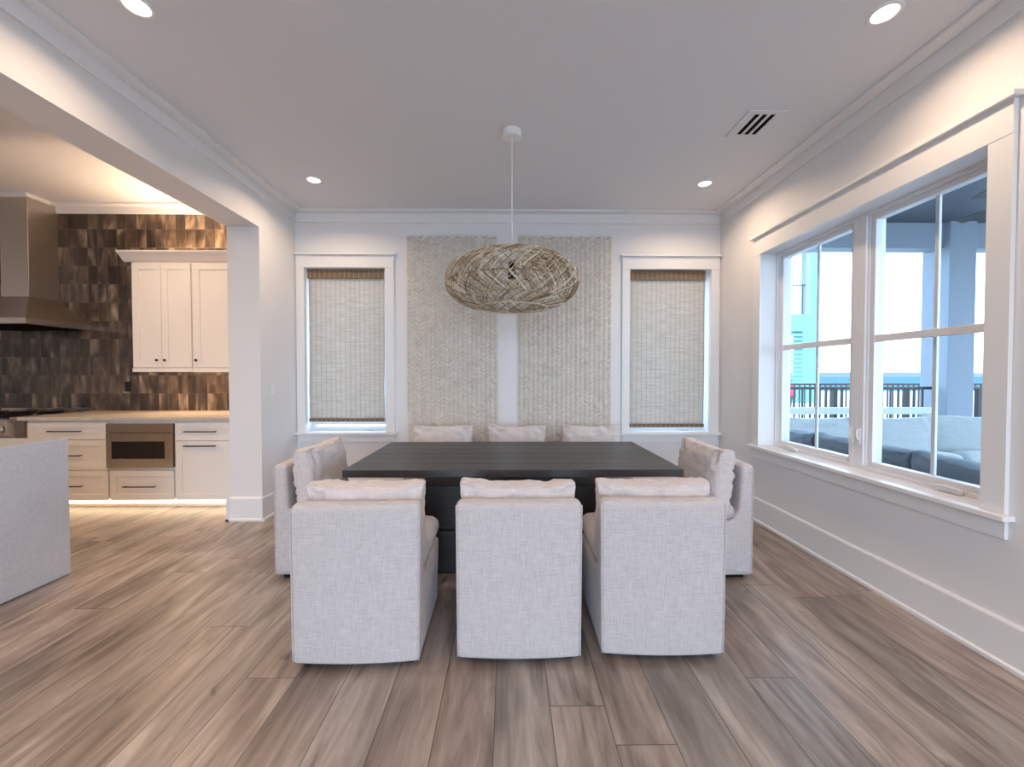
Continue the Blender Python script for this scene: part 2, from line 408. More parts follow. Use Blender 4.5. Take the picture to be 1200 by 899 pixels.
# ---------------------------------------------------------------- back windows
def back_window(idx, op, x_out0, x_out1, lab):
    x0, x1, z0, z1 = op
    win = thing('window_%d' % idx, lab, 'window', ((x0+x1)/2, YB, z0)); win['kind'] = 'structure'
    c = MB(); t = .02
    c.box(x_out0, x0, YB-t, YB-.0005, z0, z1); c.box(x1, x_out1, YB-t, YB-.0005, z0, z1)
    c.box(x_out0, x_out1, YB-t-.002, YB-.0005, z1, z1+.13)
    obj('casing', c, M['trim'], win, bevel=.0015)
    c = MB(); xc1 = min(x_out1+.025, XR-.001)
    c.box(max(x_out0-.02, XL+.001), xc1, YB-.048, YB-.0005, z1+.13, z1+.152)
    obj('head_cap', c, M['trim'], win, bevel=.003)
    c = MB(); c.box(max(x_out0-.02, XL+.001), xc1, YB-.055, YB-.0005, z0-.025, z0-.0005); c.box(x0+.001, x1-.001, YB-.0005, YB+.2, z0-.02, z0-.0005)
    obj('sill', c, M['trim'], win, bevel=.002)
    c = MB().box(x_out0, x_out1-.002, YB-.018, YB-.0005, z0-.105, z0-.026)
    obj('apron', c, M['trim'], win, bevel=.0015)
    # vinyl frame deep in the opening
    fy0, fy1 = YB+.13, YB+.20
    c = MB(); f = .03
    c.box(x0, x0+f, fy0, fy1, z0, z1); c.box(x1-f, x1, fy0, fy1, z0, z1); c.box(x0+f, x1-f, fy0, fy1, z1-f, z1); c.box(x0+f, x1-f, fy0, fy1, z0, z0+f+.01)
    obj('window_frame', c, M['vinyl'], win, bevel=.003)
    s0 = x0+f; s1 = x1-f; c = MB(); f2 = .035
    c.box(s0, s0+f2, fy0+.02, fy1-.01, z0+.06, z1-f); c.box(s1-f2, s1, fy0+.02, fy1-.01, z0+.06, z1-f)
    c.box(s0+f2, s1-f2, fy0+.02, fy1-.01, z0+.06, z0+.06+f2); c.box(s0+f2, s1-f2, fy0+.02, fy1-.01, z1-f-f2, z1-f)
    sash = obj('sash', c, M['vinyl'], win, bevel=.003)
    obj('pane', MB().box(s0+f2, s1-f2, fy0+.04, fy0+.045, z0+.06+f2, z1-f-f2), M['glass'], sash)
    xc = x0+(x1-x0)*.74
    c = MB().box(xc-.035, xc+.035, fy0-.022, fy0-.0005, z0+.004, z0+.03); c.tube([(xc+.03, fy0-.026, z0+.024), (xc, fy0-.03, z0+.03), (xc-.045, fy0-.027, z0+.022)], .006, 8)
    obj('crank', c, M['white_plastic'], win, bevel=.004)
    return win
back_window(1, LW, -2.235, -1.205, 'white cased window behind the left woven blind')
back_window(2, RW, 1.222, 2.262, 'white cased window behind the right woven blind')
def roman_blind(op, z_bot, lab, seed, gapl, gapr):
    x0, x1, z0, z1 = op; x0 += gapl; x1 -= gapr
    th = thing('woven_blind', lab, 'blind', ((x0+x1)/2, YB+.05, z_bot), 'woven blinds on the back wall windows')
    rnd = random.Random(seed); nx, nz = 30, 70; mb = MB()
    vs = []; zt = z1-.012; zb = z_bot+.035
    for side in (0, 1):
        for j in range(nz+1):
            for i in range(nx+1):
                u = i/nx; v = j/nz; z = zb+(zt-zb)*v
                sag = .006*math.sin(u*3.1)*math.sin(v*26+math.sin(u*5+seed)*.8)*(1-v)
                w_ = .010*noise.noise(Vector((u*2.2+seed, v*3.4, seed)))*(1-v*.6)
                wob = .004*math.sin(v*9+seed)*(1-v)*(1 if i in (0, nx) else 0)
                vs.append((x0+(x1-x0)*u+wob, YB+.052+sag+w_-.006*(1-v)+side*.003, z-.008*math.sin(u*math.pi)*(1-v)*.5))
    n = (nx+1)*(nz+1); fs = []
    for j in range(nz):
        for i in range(nx):
            a = j*(nx+1)+i; fs.append((a, a+1, a+nx+2, a+nx+1)); fs.append((n+a+nx+1, n+a+nx+2, n+a+1, n+a))
    for j in range(nz):
        for i in (0, nx):
            a = j*(nx+1)+i; fs.append((a, a+nx+1, n+a+nx+1, n+a))
    for i in range(nx):
        a = i; fs.append((a, a+1, n+a+1, n+a)); a = nz*(nx+1)+i; fs.append((a, a+1, n+a+1, n+a))
    mb.add(vs, fs); obj('shade_panel', mb, M['blind'], th, smooth=True)
    obj('valance', MB().box(x0-.004, x1+.004, YB+.028, YB+.040, z1-.105, z1-.004), M['valance'], th, bevel=.003)
    b = MB().box(x0-.003, x1+.003, YB+.034, YB+.056, z_bot, z_bot+.036)
    obj('bottom_rail', b, M['valance'], th, bevel=.005)
    b = MB().box(x0+.005, x1-.005, YB+.042, YB+.075, z1-.035, z1-.003)
    obj('head_rail', b, M['valance'], th, bevel=.003)
    return th
roman_blind(LW, .83, 'woven reed roman blind on the window left of the wall hangings', 3, .018, .030)
roman_blind(RW, .765, 'woven reed roman blind on the window right of the wall hangings', 11, .018, .040)

# ---------------------------------------------------------------- right window (two casements)
win = thing('window_3', 'large two casement window in the right wall overlooking the porch', 'window', (XR, 2.735, WZ0)); win['kind'] = 'structure'
c = MB(); t = .022; y0c, y1c = WY0-.097, WY1+.097
c.box(XR-t, XR-.0005, y0c, WY0, WZ0, WZ1); c.box(XR-t, XR-.0005, WY1, y1c, WZ0, WZ1); c.box(XR-t-.002, XR-.0005, y0c, y1c, WZ1, WZ1+.155)
obj('casing', c, M['trim'], win, bevel=.0015)
obj('head_cap', MB().box(XR-.05, XR-.0005, y0c-.02, y1c+.025, WZ1+.155, WZ1+.18), M['trim'], win, bevel=.003)
c = MB(); c.box(XR-.06, XR-.0005, y0c-.025, y1c+.025, WZ0-.025, WZ0-.0005); c.box(XR-.0005, XR+.25, WY0+.001, WY1-.001, WZ0-.02, WZ0-.0005)
obj('sill', c, M['trim'], win, bevel=.003)
obj('apron', MB().box(XR-.018, XR-.0005, y0c, y1c, WZ0-.115, WZ0-.026), M['trim'], win, bevel=.0015)
YM = 2.735; fx0 = 2.405; fx1 = 2.53
for (ya, yb, far) in ((WY0, YM, 0), (YM, WY1, 1)):
    ja = .022 if not far else .05; jb = .05 if not far else .012
    c = MB(); zb, zt = WZ0, WZ1
    c.box(fx0, fx1, ya, ya+ja, zb, zt); c.box(fx0, fx1, yb-jb, yb, zb, zt)
    c.box(fx0, fx1, ya+ja, yb-jb, zb, zb+.022); c.box(fx0, fx1, ya+ja, yb-jb, zt-.02, zt)
    # stepped inner lip
    c.box(fx0+.015, fx1, ya+ja, ya+ja+.01, zb+.022, zt-.02); c.box(fx0+.015, fx1, yb-jb-.01, yb-jb, zb+.022, zt-.02)
    fr = obj('window_frame', c, M['vinyl'], win, bevel=.002)
    sa, sb, sz0, sz1 = ya+ja+.01, yb-jb-.01, zb+.022, zt-.02; f2 = .033
    c = MB(); xs0, xs1 = 2.432, 2.49
    c.box(xs0, xs1, sa, sa+f2, sz0, sz1); c.box(xs0, xs1, sb-f2, sb, sz0, sz1); c.box(xs0, xs1, sa+f2, sb-f2, sz0, sz0+f2); c.box(xs0, xs1, sa+f2, sb-f2, sz1-f2, sz1)
    sash = obj('sash', c, M['vinyl'], win, bevel=.003)
    obj('pane', MB().box(2.462, 2.467, sa+f2, sb-f2, sz0+f2, sz1-f2), M['glass'], sash)
    ym = (sa+sb)/2
    c = MB(); c.box(2.438, 2.4615, sa+f2, sb-f2, 1.552, 1.598)
    obj('muntin', c, M['vinyl'], sash, bevel=.003)
    c = MB(); c.box(2.4675, 2.483, ym-.011, ym+.011, sz0+f2, sz1-f2)
    obj('muntin', c, M['vinyl'], sash, bevel=.002)
    yc = 2.13 if not far else 3.33
    cr = MB(); cr.box(fx0-.03, fx0-.0005, yc-.055, yc+.055, WZ0+.002, WZ0+.028)
    cr.tube([(fx0-.034, yc-.05, WZ0+.03), (fx0-.04, yc, WZ0+.036), (fx0-.036, yc+.07, WZ0+.028)], .008, 8)
    obj('crank', cr, M['white_plastic'], win, bevel=.005)
    yl = YM-.028 if not far else YM+.028
    cr = MB(); cr.box(fx0-.008, fx0-.0005, yl-.01, yl+.01, .86, .97); cr.tube([(fx0-.012, yl, .89), (fx0-.024, yl, .92), (fx0-.018, yl, .965)], .006, 8)
    obj('lock_lever', cr, M['white_plastic'], win, bevel=.003)

# ================================================================ kitchen
YF = 4.0   # face of the base cabinets
def pull(parent, x0, x1, z, yf=YF):
    b = MB(); y = yf-.028
    b.tube([(x0, y, z), (x1, y, z)], .006, 8)
    for x in (x0+.012, x1-.012): b.tube([(x, y, z), (x, yf+.001, z)], .005, 8)
    return obj('handle', b, M['black'], parent, smooth='auto')
def cabinet(name, x0, x1, lab, grp=None):
    t = thing(name, lab, 'cabinet', ((x0+x1)/2, (YF+YK)/2, 0), grp)
    b = MB().box(x0, x1, YF+.021, YK-.02, .10, .885); b.box(x0, x1, YF+.095, YK-.02, 0, .10)
    obj('body', b, M['cab'], t, bevel=.001); return t
c1 = cabinet('drawer_cabinet', -4.76, -3.962, 'white three drawer base cabinet between range and microwave')
for (za, zb_, hz) in ((.697, .868, .779), (.393, .690, .539), (.090, .387, .234)):
    d = obj('drawer', MB().shaker(-4.743, -3.966, za, zb_, YF), M['cab'], c1, bevel=.0015)
    pull(d, -4.525, -4.205, hz)
c2 = cabinet('drawer_cabinet', -3.958, -3.307, 'white base cabinet holding the steel microwave drawer')
d = obj('drawer', MB().shaker(-3.945, -3.318, .090, .385, YF), M['cab'], c2, bevel=.0015); pull(d, -3.8, -3.487, .228)
c3 = cabinet('base_cabinet', -3.303, XK-.002, 'white base cabinet with drawer over door beside the wall end')
d = obj('drawer', MB().shaker(-3.298, -2.752, .684, .862, YF), M['cab'], c3, bevel=.0015); pull(d, -3.193, -2.882, .774)
d = obj('door', MB().shaker(-3.298, -2.752, .090, .678, YF), M['cab'], c3, bevel=.0015); pull(d, -3.2, -2.889, .632)
obj('filler', MB().box(-2.748, XK-.003, YF+.003, YF+.0205, .09, .885), M['cab'], c3)
# microwave drawer
mw = thing('microwave_drawer', 'stainless microwave drawer with black window in the base cabinets', 'microwave', (-3.635, YF, .41))
b = MB(); x0, x1, z0, z1 = -3.958, -3.311, .417, .852
b.box(x0, x1, YF-.022, YF+.0195, z1-.085, z1)
obj('control_panel', b, M['steel'], mw, bevel=.003)
b = MB(); z1b = z1-.09; wx0, wx1, wz0, wz1 = -3.905, -3.385, .507, .678
b.box(x0, wx0, YF-.022, YF+.0195, z0, z1b); b.box(wx1, x1, YF-.022, YF+.0195, z0, z1b); b.box(wx0, wx1, YF-.022, YF+.0195, z0, wz0); b.box(wx0, wx1, YF-.022, YF+.0195, wz1, z1b)
dr = obj('drawer_front', b, M['steel'], mw, bevel=.002)
t = NT('black_glass'); t.P(col=srgb(14, 10, 9), rough=.08, spec=.6); M['bglass'] = t.m
obj('window', MB().box(wx0+.001, wx1-.001, YF-.018, YF+.0, wz0+.001, wz1-.001), M['bglass'], dr)
# toe kick led
led = thing('led_strip', 'warm glowing light strip under the base cabinets', 'light', (-3.65, YF+.06, .08))
obj('diffuser', MB().box(-4.75, XK-.03, YF+.075, YF+.094, .035, .095), M['led'], led)
def strip_lamp(parent, x0, x1, y, z, wy, rx, power):
    l = bpy.data.lights.new('lamp', 'AREA'); l.shape = 'RECTANGLE'; l.size = x1-x0; l.size_y = wy; l.energy = power; l.color = WARM
    o = bpy.data.objects.new('lamp', l); COL.objects.link(o); o.parent = parent
    o.location = Vector(((x0+x1)/2, y, z))-parent.location; o.rotation_euler = (R(rx), 0, 0)
strip_lamp(led, -4.74, XK-.04, YF+.072, .065, .04, 90, .8)
# counter
b = MB().box(-4.809, XK-.001, YF-.03, YK-.013, .886, .918)
tag(obj('countertop', b, M['counter'], bevel=.003), 'pale quartz worktop over the white base cabinets', 'countertop')
# upper cabinets
YU = 4.40
def upper(x0, x1, doors, lab):
    t = thing('wall_cabinet', lab, 'cabinet', ((x0+x1)/2, (YU+YK)/2, 1.37), 'wall cabinets beside the range hood')
    obj('body', MB().box(x0, x1, YU+.021, YK-.013, 1.40, 2.56), M['cab'], t, bevel=.001)
    obj('light_rail', MB().box(x0, x1, YU+.005, YU+.03, 1.368, 1.412), M['cab'], t, bevel=.002)
    for (a, b_, kx) in doors:
        d = obj('door', MB().shaker(a, b_, 1.418, 2.545, YU, fr=.068), M['cab'], t, bevel=.0015)
        kb = MB().lathe([(0, -.026), (.010, -.026), (.014, -.02), (.012, -.013), (.005, -.010), (.005, 0)], (kx, YU, 1.495), 14, 'y')
        obj('knob', kb, M['black'], d, smooth=True)
    return t
u1 = upper(-4.078, -3.421, [(-4.065, -3.757, -3.800), (-3.752, -3.435, -3.715)], 'white wall cabinet with two narrow shaker doors')
u2 = upper(-3.417, XK-.002, [(-3.408, -2.76, -3.378)], 'white wall cabinet with one wide door beside the wall end')
for (ut, x0, x1) in ((u1, -4.078, -3.4205), (u2, -3.4195, XK-.002)):
    prof = [(YU+.02, 2.56), (YU+.0, 2.57), (YU-.035, 2.61), (YU-.075, 2.645), (YU-.08, 2.66), (YU+.02, 2.66)]
    b = MB().prism(prof, 'x', x0-(.08 if ut is u1 else 0), x1)
    if ut is u1:
        pr = [(x0+.02, 2.56), (x0, 2.57), (x0-.04, 2.61), (x0-.078, 2.645), (x0-.08, 2.66), (x0+.02, 2.66)]
        b.prism(pr, 'y', YU+.02, YK-.013)
    obj('crown', b, M['cab'], ut)
led = thing('led_strip', 'warm light strip hidden above the wall cabinets', 'light', (-3.4, YU+.2, 2.58))
obj('diffuser', MB().box(-3.95, XK-.03, YU+.12, YU+.16, 2.565, 2.58), M['led'], led)
strip_lamp(led, -3.95, XK-.04, YU+.14, 2.583, .03, 180, 30)
led = thing('led_strip', 'warm light strip under the wall cabinets', 'light', (-3.4, YU+.06, 1.385))
obj('diffuser', MB().box(-3.95, XK-.03, YU+.05, YU+.075, 1.388, 1.398), M['led'], led)
strip_lamp(led, -3.95, XK-.04, YU+.062, 1.385, .02, 0, 10)
# hood
hd = thing('range_hood', 'stainless chimney hood hanging over the range', 'range hood', (-5.36, YK-.012, 1.86))
hx0, hx1, hy0, hy1 = -5.855, -4.865, 4.11, YK-.013
obj('canopy', (lambda: MB().add(
    [(hx0, hy0, 1.915), (hx1, hy0, 1.915), (hx1, hy1, 1.915), (hx0, hy1, 1.915), (-5.51, 4.44, 2.19), (-5.21, 4.44, 2.19), (-5.21, hy1, 2.19), (-5.51, hy1, 2.19)],
    [(0, 1, 5, 4), (1, 2, 6, 5), (2, 3, 7, 6), (3, 0, 4, 7), (4, 5, 6, 7), (3, 2, 1, 0)]))(), M['hood_steel_lit'], hd, bevel=.002)
obj('lip', MB().box(hx0, hx1, hy0, hy1, 1.855, 1.9149), M['hood_steel_lit'], hd, bevel=.003)
obj('filter', MB().box(hx0+.05, hx1-.05, hy0+.05, hy1-.05, 1.845, 1.854), M['dark'], hd)
obj('chimney', MB().box(-5.51, -5.21, 4.44, hy1, 2.1905, ZK-.0005), M['hood_steel_lit'], hd, bevel=.002)
b = MB(); b.box(-5.545, -5.175, 4.405, 4.439, ZK-.04, ZK-.001); b.box(-5.209, -5.175, 4.4395, YK-.112, ZK-.04, ZK-.001)
obj('crown', b, M['trim'], hd)
# range
rg = thing('range', 'stainless professional range with black cooktop at the left edge', 'range', (-5.36, 4.3, 0))
rx0, rx1 = -5.85, -4.812
obj('body', MB().box(rx0, rx1, 3.93, YK-.013, .10, .905), M['steel'], rg, bevel=.002)
obj('cooktop', MB().box(rx0+.02, rx1-.02, 3.95, YK-.07, .9055, .918), M['bglass'], rg)
b = MB().box(rx0, rx1, YK-.065, YK-.0135, .9055, .955); b.box(rx1-.015, rx1, 3.93, YK-.066, .9055, .926)
obj('trim_rail', b, M['steel'], rg, bevel=.002)
obj('control_panel', MB().prism([(3.88, .75), (3.929, .74), (3.929, .90), (3.895, .90)], 'x', rx0, rx1), M['steel'], rg, bevel=.002)
for k in range(6):
    x = rx1-.045-k*.16
    obj('knob', MB().lathe([(0, -.045), (.022, -.045), (.026, -.03), (.026, -.012), (.034, -.010), (.034, -.002)], (x, 3.884, .81), 20, 'y'), M['chrome'], rg, smooth='auto')
d = obj('oven_door', MB().box(rx0+.01, rx1-.01, 3.895, 3.929, .14, .73), M['steel'], rg, bevel=.003)
b = MB().tube([(rx0+.08, 3.85, .68), (rx1-.08, 3.85, .68)], .012, 10); b.tube([(rx0+.1, 3.85, .68), (rx0+.1, 3.896, .68)], .008); b.tube([(rx1-.1, 3.85, .68), (rx1-.1, 3.896, .68)], .008)
obj('handle', b, M['chrome'], d, smooth='auto')
b = MB()
for k in range(3):
    cx = rx0+.18+k*.31
    for yy in (4.15, 4.48):
        b.box(cx-.12, cx+.12, yy-.006, yy+.006, .9185, .935); b.box(cx-.006, cx+.006, yy-.13, yy+.13, .9185, .935)
obj('grate', b, M['black'], rg)
obj('leg', MB().box(rx0+.04, rx0+.09, 4.0, 4.05, 0, .10), M['steel'], rg); obj('leg', MB().box(rx1-.09, rx1-.04, 4.0, 4.05, 0, .10), M['steel'], rg)
obj('filler_panel', MB().box(-4.8115, -4.762, YF-.005, YF+.04, .02, .885), M['steel'], rg)
# island
il = thing('kitchen_island', 'grey quartz waterfall island at the left edge of the photo', 'kitchen island', (-4.2, 2.0, 0))
ix1 = -2.935
b = MB().prism([(-5.5, .87), (ix1-.04, .87), (ix1-.04, .004), (ix1, .004), (ix1, .912), (-5.5, .912)], 'y', 1.3, 2.70)
obj('waterfall_top', b, M['quartz'], il, bevel=.002)
b = MB().box(-5.5, ix1-.041, 1.55, 2.64, .10, .869); b.box(-5.5, ix1-.041, 1.6, 2.56, 0, .0999)
obj('body', b, M['cab'], il)
for k in range(3):
    obj('door', MB().box(-5.48+k*.84, -4.67+k*.84, 2.641, 2.66, .12, .86), M['cab'], il, bevel=.002)
obj('led_diffuser', MB().box(-5.4, ix1-.06, 2.57, 2.59, .07, .095), M['led'], il)
# outlets
def plate(name, lab, x, y, z, facing, mat, grp=None):
    t = thing(name, lab, 'outlet' if 'outlet' in name else 'switch', (x, y, z))
    if facing == '-y':
        obj('plate', MB().box(x-.036, x+.036, y-.006, y-.0002, z-.058, z+.058), mat, t, bevel=.002)
        obj('socket', MB().box(x-.016, x+.016, y-.008, y-.0062, z-.034, z+.034), mat, t, bevel=.001)
    else:
        obj('plate', MB().box(x+.0002, x+.006, y-.036, y+.036, z-.058, z+.058), mat, t, bevel=.002)
        obj('rocker', MB().box(x+.0062, x+.009, y-.016, y+.016, z-.034, z+.034), mat, t, bevel=.001)
plate('wall_outlet', 'black outlet cover on the brown tiles above the worktop', -4.44, YK-.012, 1.2, '-y', M['black'])
plate('light_switch', 'white switch plate on the wall between kitchen and left blind', XL, 3.88, 1.2, '+x', M['white_plastic'])

# ================================================================ ceiling things
def downlight(x, y, z, lab, grp, power, col, spread=150):
    t = thing('recessed_light', lab, 'light', (x, y, z), grp)
    b = MB().lathe([(.050, -.003), (.054, -.007), (.066, -.006), (.070, -.0003), (.050, -.0003)], (x, y, z), 32, close=True)
    obj('trim_ring', b, M['white_plastic'], t, smooth='auto')
    obj('lens', MB().lathe([(0, -.0030), (.0495, -.0030), (.0495, -.0005)], (x, y, z), 28), M['lens'], t)
    l = bpy.data.lights.new('lamp', 'AREA'); l.shape = 'DISK'; l.size = .095; l.energy = power; l.color = col; l.spread = R(spread)
    lo = bpy.data.objects.new('lamp', l); COL.objects.link(lo); lo.parent = t; lo.location = (0, 0, -.009)
    return t
G = 'recessed ceiling lights of the dining room'
downlight(-1.735, 1.93, ZC, 'recessed ceiling light at the top left near the kitchen header', G, CAN, CAN_COL)
downlight(1.80, 1.93, ZC, 'recessed ceiling light at the top right near the large window', G, CAN, CAN_COL)
downlight(-1.715, 3.60, ZC, 'small recessed ceiling light above the left blind', G, CAN, CAN_COL)
downlight(1.775, 3.63, ZC, 'small recessed ceiling light above the right blind', G, CAN, CAN_COL)
for x, y in ((-1.73, .2), (1.8, .2), (-1.73, -1.6), (1.8, -1.6), (0, -.7), (0, -2.6)):  # unseen lamps added behind the camera to brighten the room
    downlight(x, y, ZC, 'unseen recessed ceiling light added behind the viewer, %s, %s' % ('kitchen side' if x < 0 else ('window side' if x > 0 else 'middle'), 'close overhead' if y > -1 else 'farther back'), G+', unseen ones added behind the viewer', CAN*1.2, CAN_COL)
for x, y, wh in ((-3.5, 3.5, 'in front of the wall cabinets'), (-5.3, 2.1, 'above the kitchen island'), (-3.3, 1.4, 'beside the header near the island end'), (-4.9, -.6, 'behind the island')):  # unseen lamps, added and spread so the kitchen brightens to the right
    downlight(x, y, ZK, 'unseen recessed light added in the kitchen ceiling '+wh, 'unseen recessed lights added to the kitchen', KCAN, WARM)
# air vent
vt = thing('ceiling_vent', 'white square ceiling vent with three dark slots', 'vent', (1.70, 2.775, ZC))
x0, x1, y0, y1 = 1.575, 1.84, 2.63, 2.925; sl = [(1.636, 1.668), (1.688, 1.720), (1.740, 1.772)]
b = MB(); zt, zb = ZC-.0005, ZC-.008; sy0, sy1 = 2.665, 2.89
b.box(x0, x1, y0, sy0, zb, zt); b.box(x0, x1, sy1, y1, zb, zt)
xs = [x0]+[q for s_ in sl for q in s_]+[x1]
for k in range(0, len(xs), 2): b.box(xs[k], xs[k+1], sy0, sy1, zb, zt)
obj('cover', b, M['ceil'], vt)
for a, c_ in sl: obj('slot', MB().box(a, c_, sy0, sy1, zt-.0025, zt), M['dark'], vt)

# pendant
PX, PY = .03, 2.88
pn = thing('pendant_lamp', 'large round woven rattan pendant lamp hanging over the dining table', 'lamp', (PX, PY, 1.80))
obj('canopy', MB().lathe([(0, -.045), (.060, -.045), (.066, -.038), (.068, -.0005)], (PX, PY, ZC), 32), M['white_plastic'], pn, smooth='auto')
obj('cord', MB().tube([(PX, PY, ZC-.045), (PX, PY, 2.13)], .0045, 8), M['white_plastic'], pn, smooth='auto')
b = MB().lathe([(0, .12), (.02, .12), (.026, .10), (.026, .02), (.03, 0), (0, 0)], (PX, PY, 2.02), 20)
obj('socket', b, M['black'], pn, smooth='auto')
b = MB().lathe([(0, -.075), (.02, -.07), (.03, -.045), (.028, -.02), (.014, .0)], (PX, PY, 2.02), 20)
obj('bulb', b, M['bulb'], pn, smooth=True)
ZP, HH, RR = 1.998, .208, .468
def shade_pt(q, s):
    """s: 0 bottom hole rim .. 1 top hole rim"""
    a = R(-90)+R(180)*s      # latitude
    n_ = 2.35
    ca, sa = math.cos(a), math.sin(a)
    r = RR*abs(ca)**(2/n_); z = HH*math.copysign(abs(sa)**(2/n_), sa)
    return r, z
def sp(q, s, dr=0):
    r, z = shade_pt(q, s); r = max(r+dr, .001)
    return (PX+r*math.cos(q), PY+r*math.sin(q), ZP+z)
S0, S1 = .16, .90
hoops = MB()
sl_ = [S0, .29, .47, .62, .76, S1]
for s_ in sl_:
    pts = [sp(2*math.pi*k/48, s_, .001) for k in range(49)]
    hoops.tube(pts, .0055 if s_ in (S0, S1) else .0040, 6, cap=False)
for k in range(12):
    q = 2*math.pi*k/12+.1
    hoops.tube([sp(q, S0+(S1-S0)*j/20, -.004) for j in range(21)], .0032, 5)
# small spider at the top that holds the socket
for k in range(3):
    q = 2*math.pi*k/3
    r, z = shade_pt(q, S1)
    hoops.tube([(PX+.02*math.cos(q), PY+.02*math.sin(q), 2.13), (PX+r*math.cos(q), PY+r*math.sin(q), ZP+z)], .003, 5)
sh = obj('frame', hoops, M['rattan'], pn, smooth=True)
st = MB(); rnd = random.Random(5)
bands = [(S0, .29, .34, 150), (.29, .47, -.30, 170), (.29, .47, .34, 90), (.47, .62, .30, 170), (.47, .62, -.30, 80), (.62, .80, .42, 190), (.62, .80, .1, 30), (.78, S1+.02, .34, 150)]
for (a, c_, tw, n_) in bands:
    for k in range(n_):
        q0 = 2*math.pi*(k+rnd.random()*.9)/n_; tt = tw*(1+rnd.uniform(-.22, .22)); e0 = rnd.uniform(-.018, .018); e1 = rnd.uniform(-.018, .018); dr = rnd.uniform(-.007, .007)
        if rnd.random() < .05: tt = -tt
        pts = [sp(q0+tt*j/6, max(S0, (a+e0)+(c_+e1-a-e0)*j/6), dr) for j in range(7)]
        st.tube(pts, rnd.uniform(.0020, .0030), 4, cap=False)
obj('woven_shade', st, M['rattan'], pn, smooth=True)

# ================================================================ wall hangings
def hanging(x0, x1, z0, z1, seed, lab):
    t = thing('woven_wall_hanging', lab, 'wall hanging', ((x0+x1)/2, YB, z0), 'woven wall hangings')
    rnd = random.Random(seed)
    def wob(z, k): return .007*noise.noise(Vector((z*3.1, k*7.7+seed, 0)))+.004*noise.noise(Vector((z*14, k*3, seed)))
    n = 60; vs = []; yb0, yb1 = YB-.0015, YB-.007
    for y in (yb0, yb1):
        for j in range(n+1):
            z = z0+(z1-z0)*j/n; vs.append((x0+.008+wob(z, 0), y, z)); vs.append((x1-.008+wob(z, 1), y, z))
    m = 2*(n+1); fs = []
    for j in range(n):
        a = 2*j; fs += [(a, a+1, a+3, a+2), (m+a+2, m+a+3, m+a+1, m+a), (a, a+2, m+a+2, m+a), (a+1, m+a+1, m+a+3, a+3)]
    fs += [(0, m, m+1, 1), (2*n, 2*n+1, m+2*n+1, m+2*n)]
    obj('backing', MB().add(vs, fs), M['palm_dark'], t)
    b = MB(); nc = 20; W = (x1-x0)/nc; pitch = .0155
    for c_ in range(nc):
        xc = x0+W*(c_+.5); sg = 1 if c_ % 2 else -1
        slope = .70
        nz = int((z1-z0)/pitch)+1
        for k in range(nz):
            z = z0+.006+k*pitch+rnd.uniform(-.0015, .0015)+(.5*pitch if c_ % 2 else 0)
            if z > z1-.004: continue
            hw = W*.5*(1.0+rnd.uniform(-.04, .08)); dz = slope*hw*sg*(1+rnd.uniform(-.12, .12)); th = .0052*(1+rnd.uniform(-.2, .2))
            zz0, zz1 = z-dz, z+dz
            if min(zz0, zz1) < z0-.006 or max(zz0, zz1) > z1+.010: dz *= .3; zz0, zz1 = z-dz, z+dz
            ww = wob(z, 0) if c_ < 3 else (wob(z, 1) if c_ > nc-4 else 0)
            ya = yb1-.0006; yo = yb1-.007-rnd.uniform(0, .004); ytilt = rnd.uniform(-.0012, .0012)
            xa, xb = xc-hw+ww, xc+hw+ww
            b.add([(xa, ya, zz0-th), (xb, ya, zz1-th), (xb, ya, zz1+th), (xa, ya, zz0+th),
                   (xa, ya-.001, zz0-th*.8), (xc+ww, yo+ytilt, z-th*.8), (xb, ya-.001, zz1-th*.8),
                   (xa, ya-.001, zz0+th*.8), (xc+ww, yo-ytilt, z+th*.8), (xb, ya-.001, zz1+th*.8)],
                  [(3, 2, 1, 0), (4, 5, 8, 7), (5, 6, 9, 8), (0, 1, 6, 5, 4), (2, 3, 7, 8, 9), (0, 4, 7, 3), (1, 2, 9, 6)])
    obj('weave', b, M['palm'], t)
    b = MB()
    for k in range(170):       # frayed ends along the top
        x = x0+.01+(x1-x0-.02)*rnd.random(); l = rnd.uniform(.008, .026); dx = rnd.uniform(-.012, .012)
        b.tube([(x, yb1-.003, z1-.012), (x+dx*.5, yb1-.006, z1+l*.5), (x+dx, yb1-.004-rnd.random()*.006, z1+l)], .0014, 4)
    for k in range(90):
        s_ = rnd.choice((0, 1)); z = z0+(z1-z0)*rnd.random(); x = (x0 if s_ == 0 else x1)+wob(z, s_); d_ = -1 if s_ == 0 else 1
        b.tube([(x-d_*.01, yb1-.003, z), (x+d_*.008*rnd.random(), yb1-.004, z+rnd.uniform(-.012, .012))], .0014, 4)
    obj('fringe', b, M['palm'], t, kind='stuff')
hanging(-1.075, -.10, .42, 2.805, 1, 'beige woven palm mat hanging left of centre on the back wall')
hanging(.112, 1.115, .42, 2.805, 2, 'beige woven palm mat hanging right of centre on the back wall')

# ================================================================ table
tb = thing('dining_table', 'long rectangular dining table in near black wood', 'table', (.035, 2.925, 0))
tx0, tx1, ty0, ty1, tz = -.997, 1.070, 2.41, 3.44, .76
b = MB(); nb = 6; wv = (ty1-ty0)/nb
for k in range(nb): b.box(tx0, tx1, ty0+k*wv+.0014, ty0+(k+1)*wv-.0014, tz-.046, tz)
obj('tabletop', b, M['wood'], tb, bevel=.0035)
cxp = .055
obj('neck', MB().box(cxp-.24, cxp+.24, 2.80, 3.05, .5855, .7135), M['wood'], tb, bevel=.003)
obj('pedestal', MB().box(cxp-.66, cxp+.66, 2.70, 3.15, .285, .585), M['wood'], tb, bevel=.006)
obj('foot', MB().box(cxp-.70, cxp+.70, 2.665, 3.185, .002, .2845), M['wood'], tb, bevel=.006)

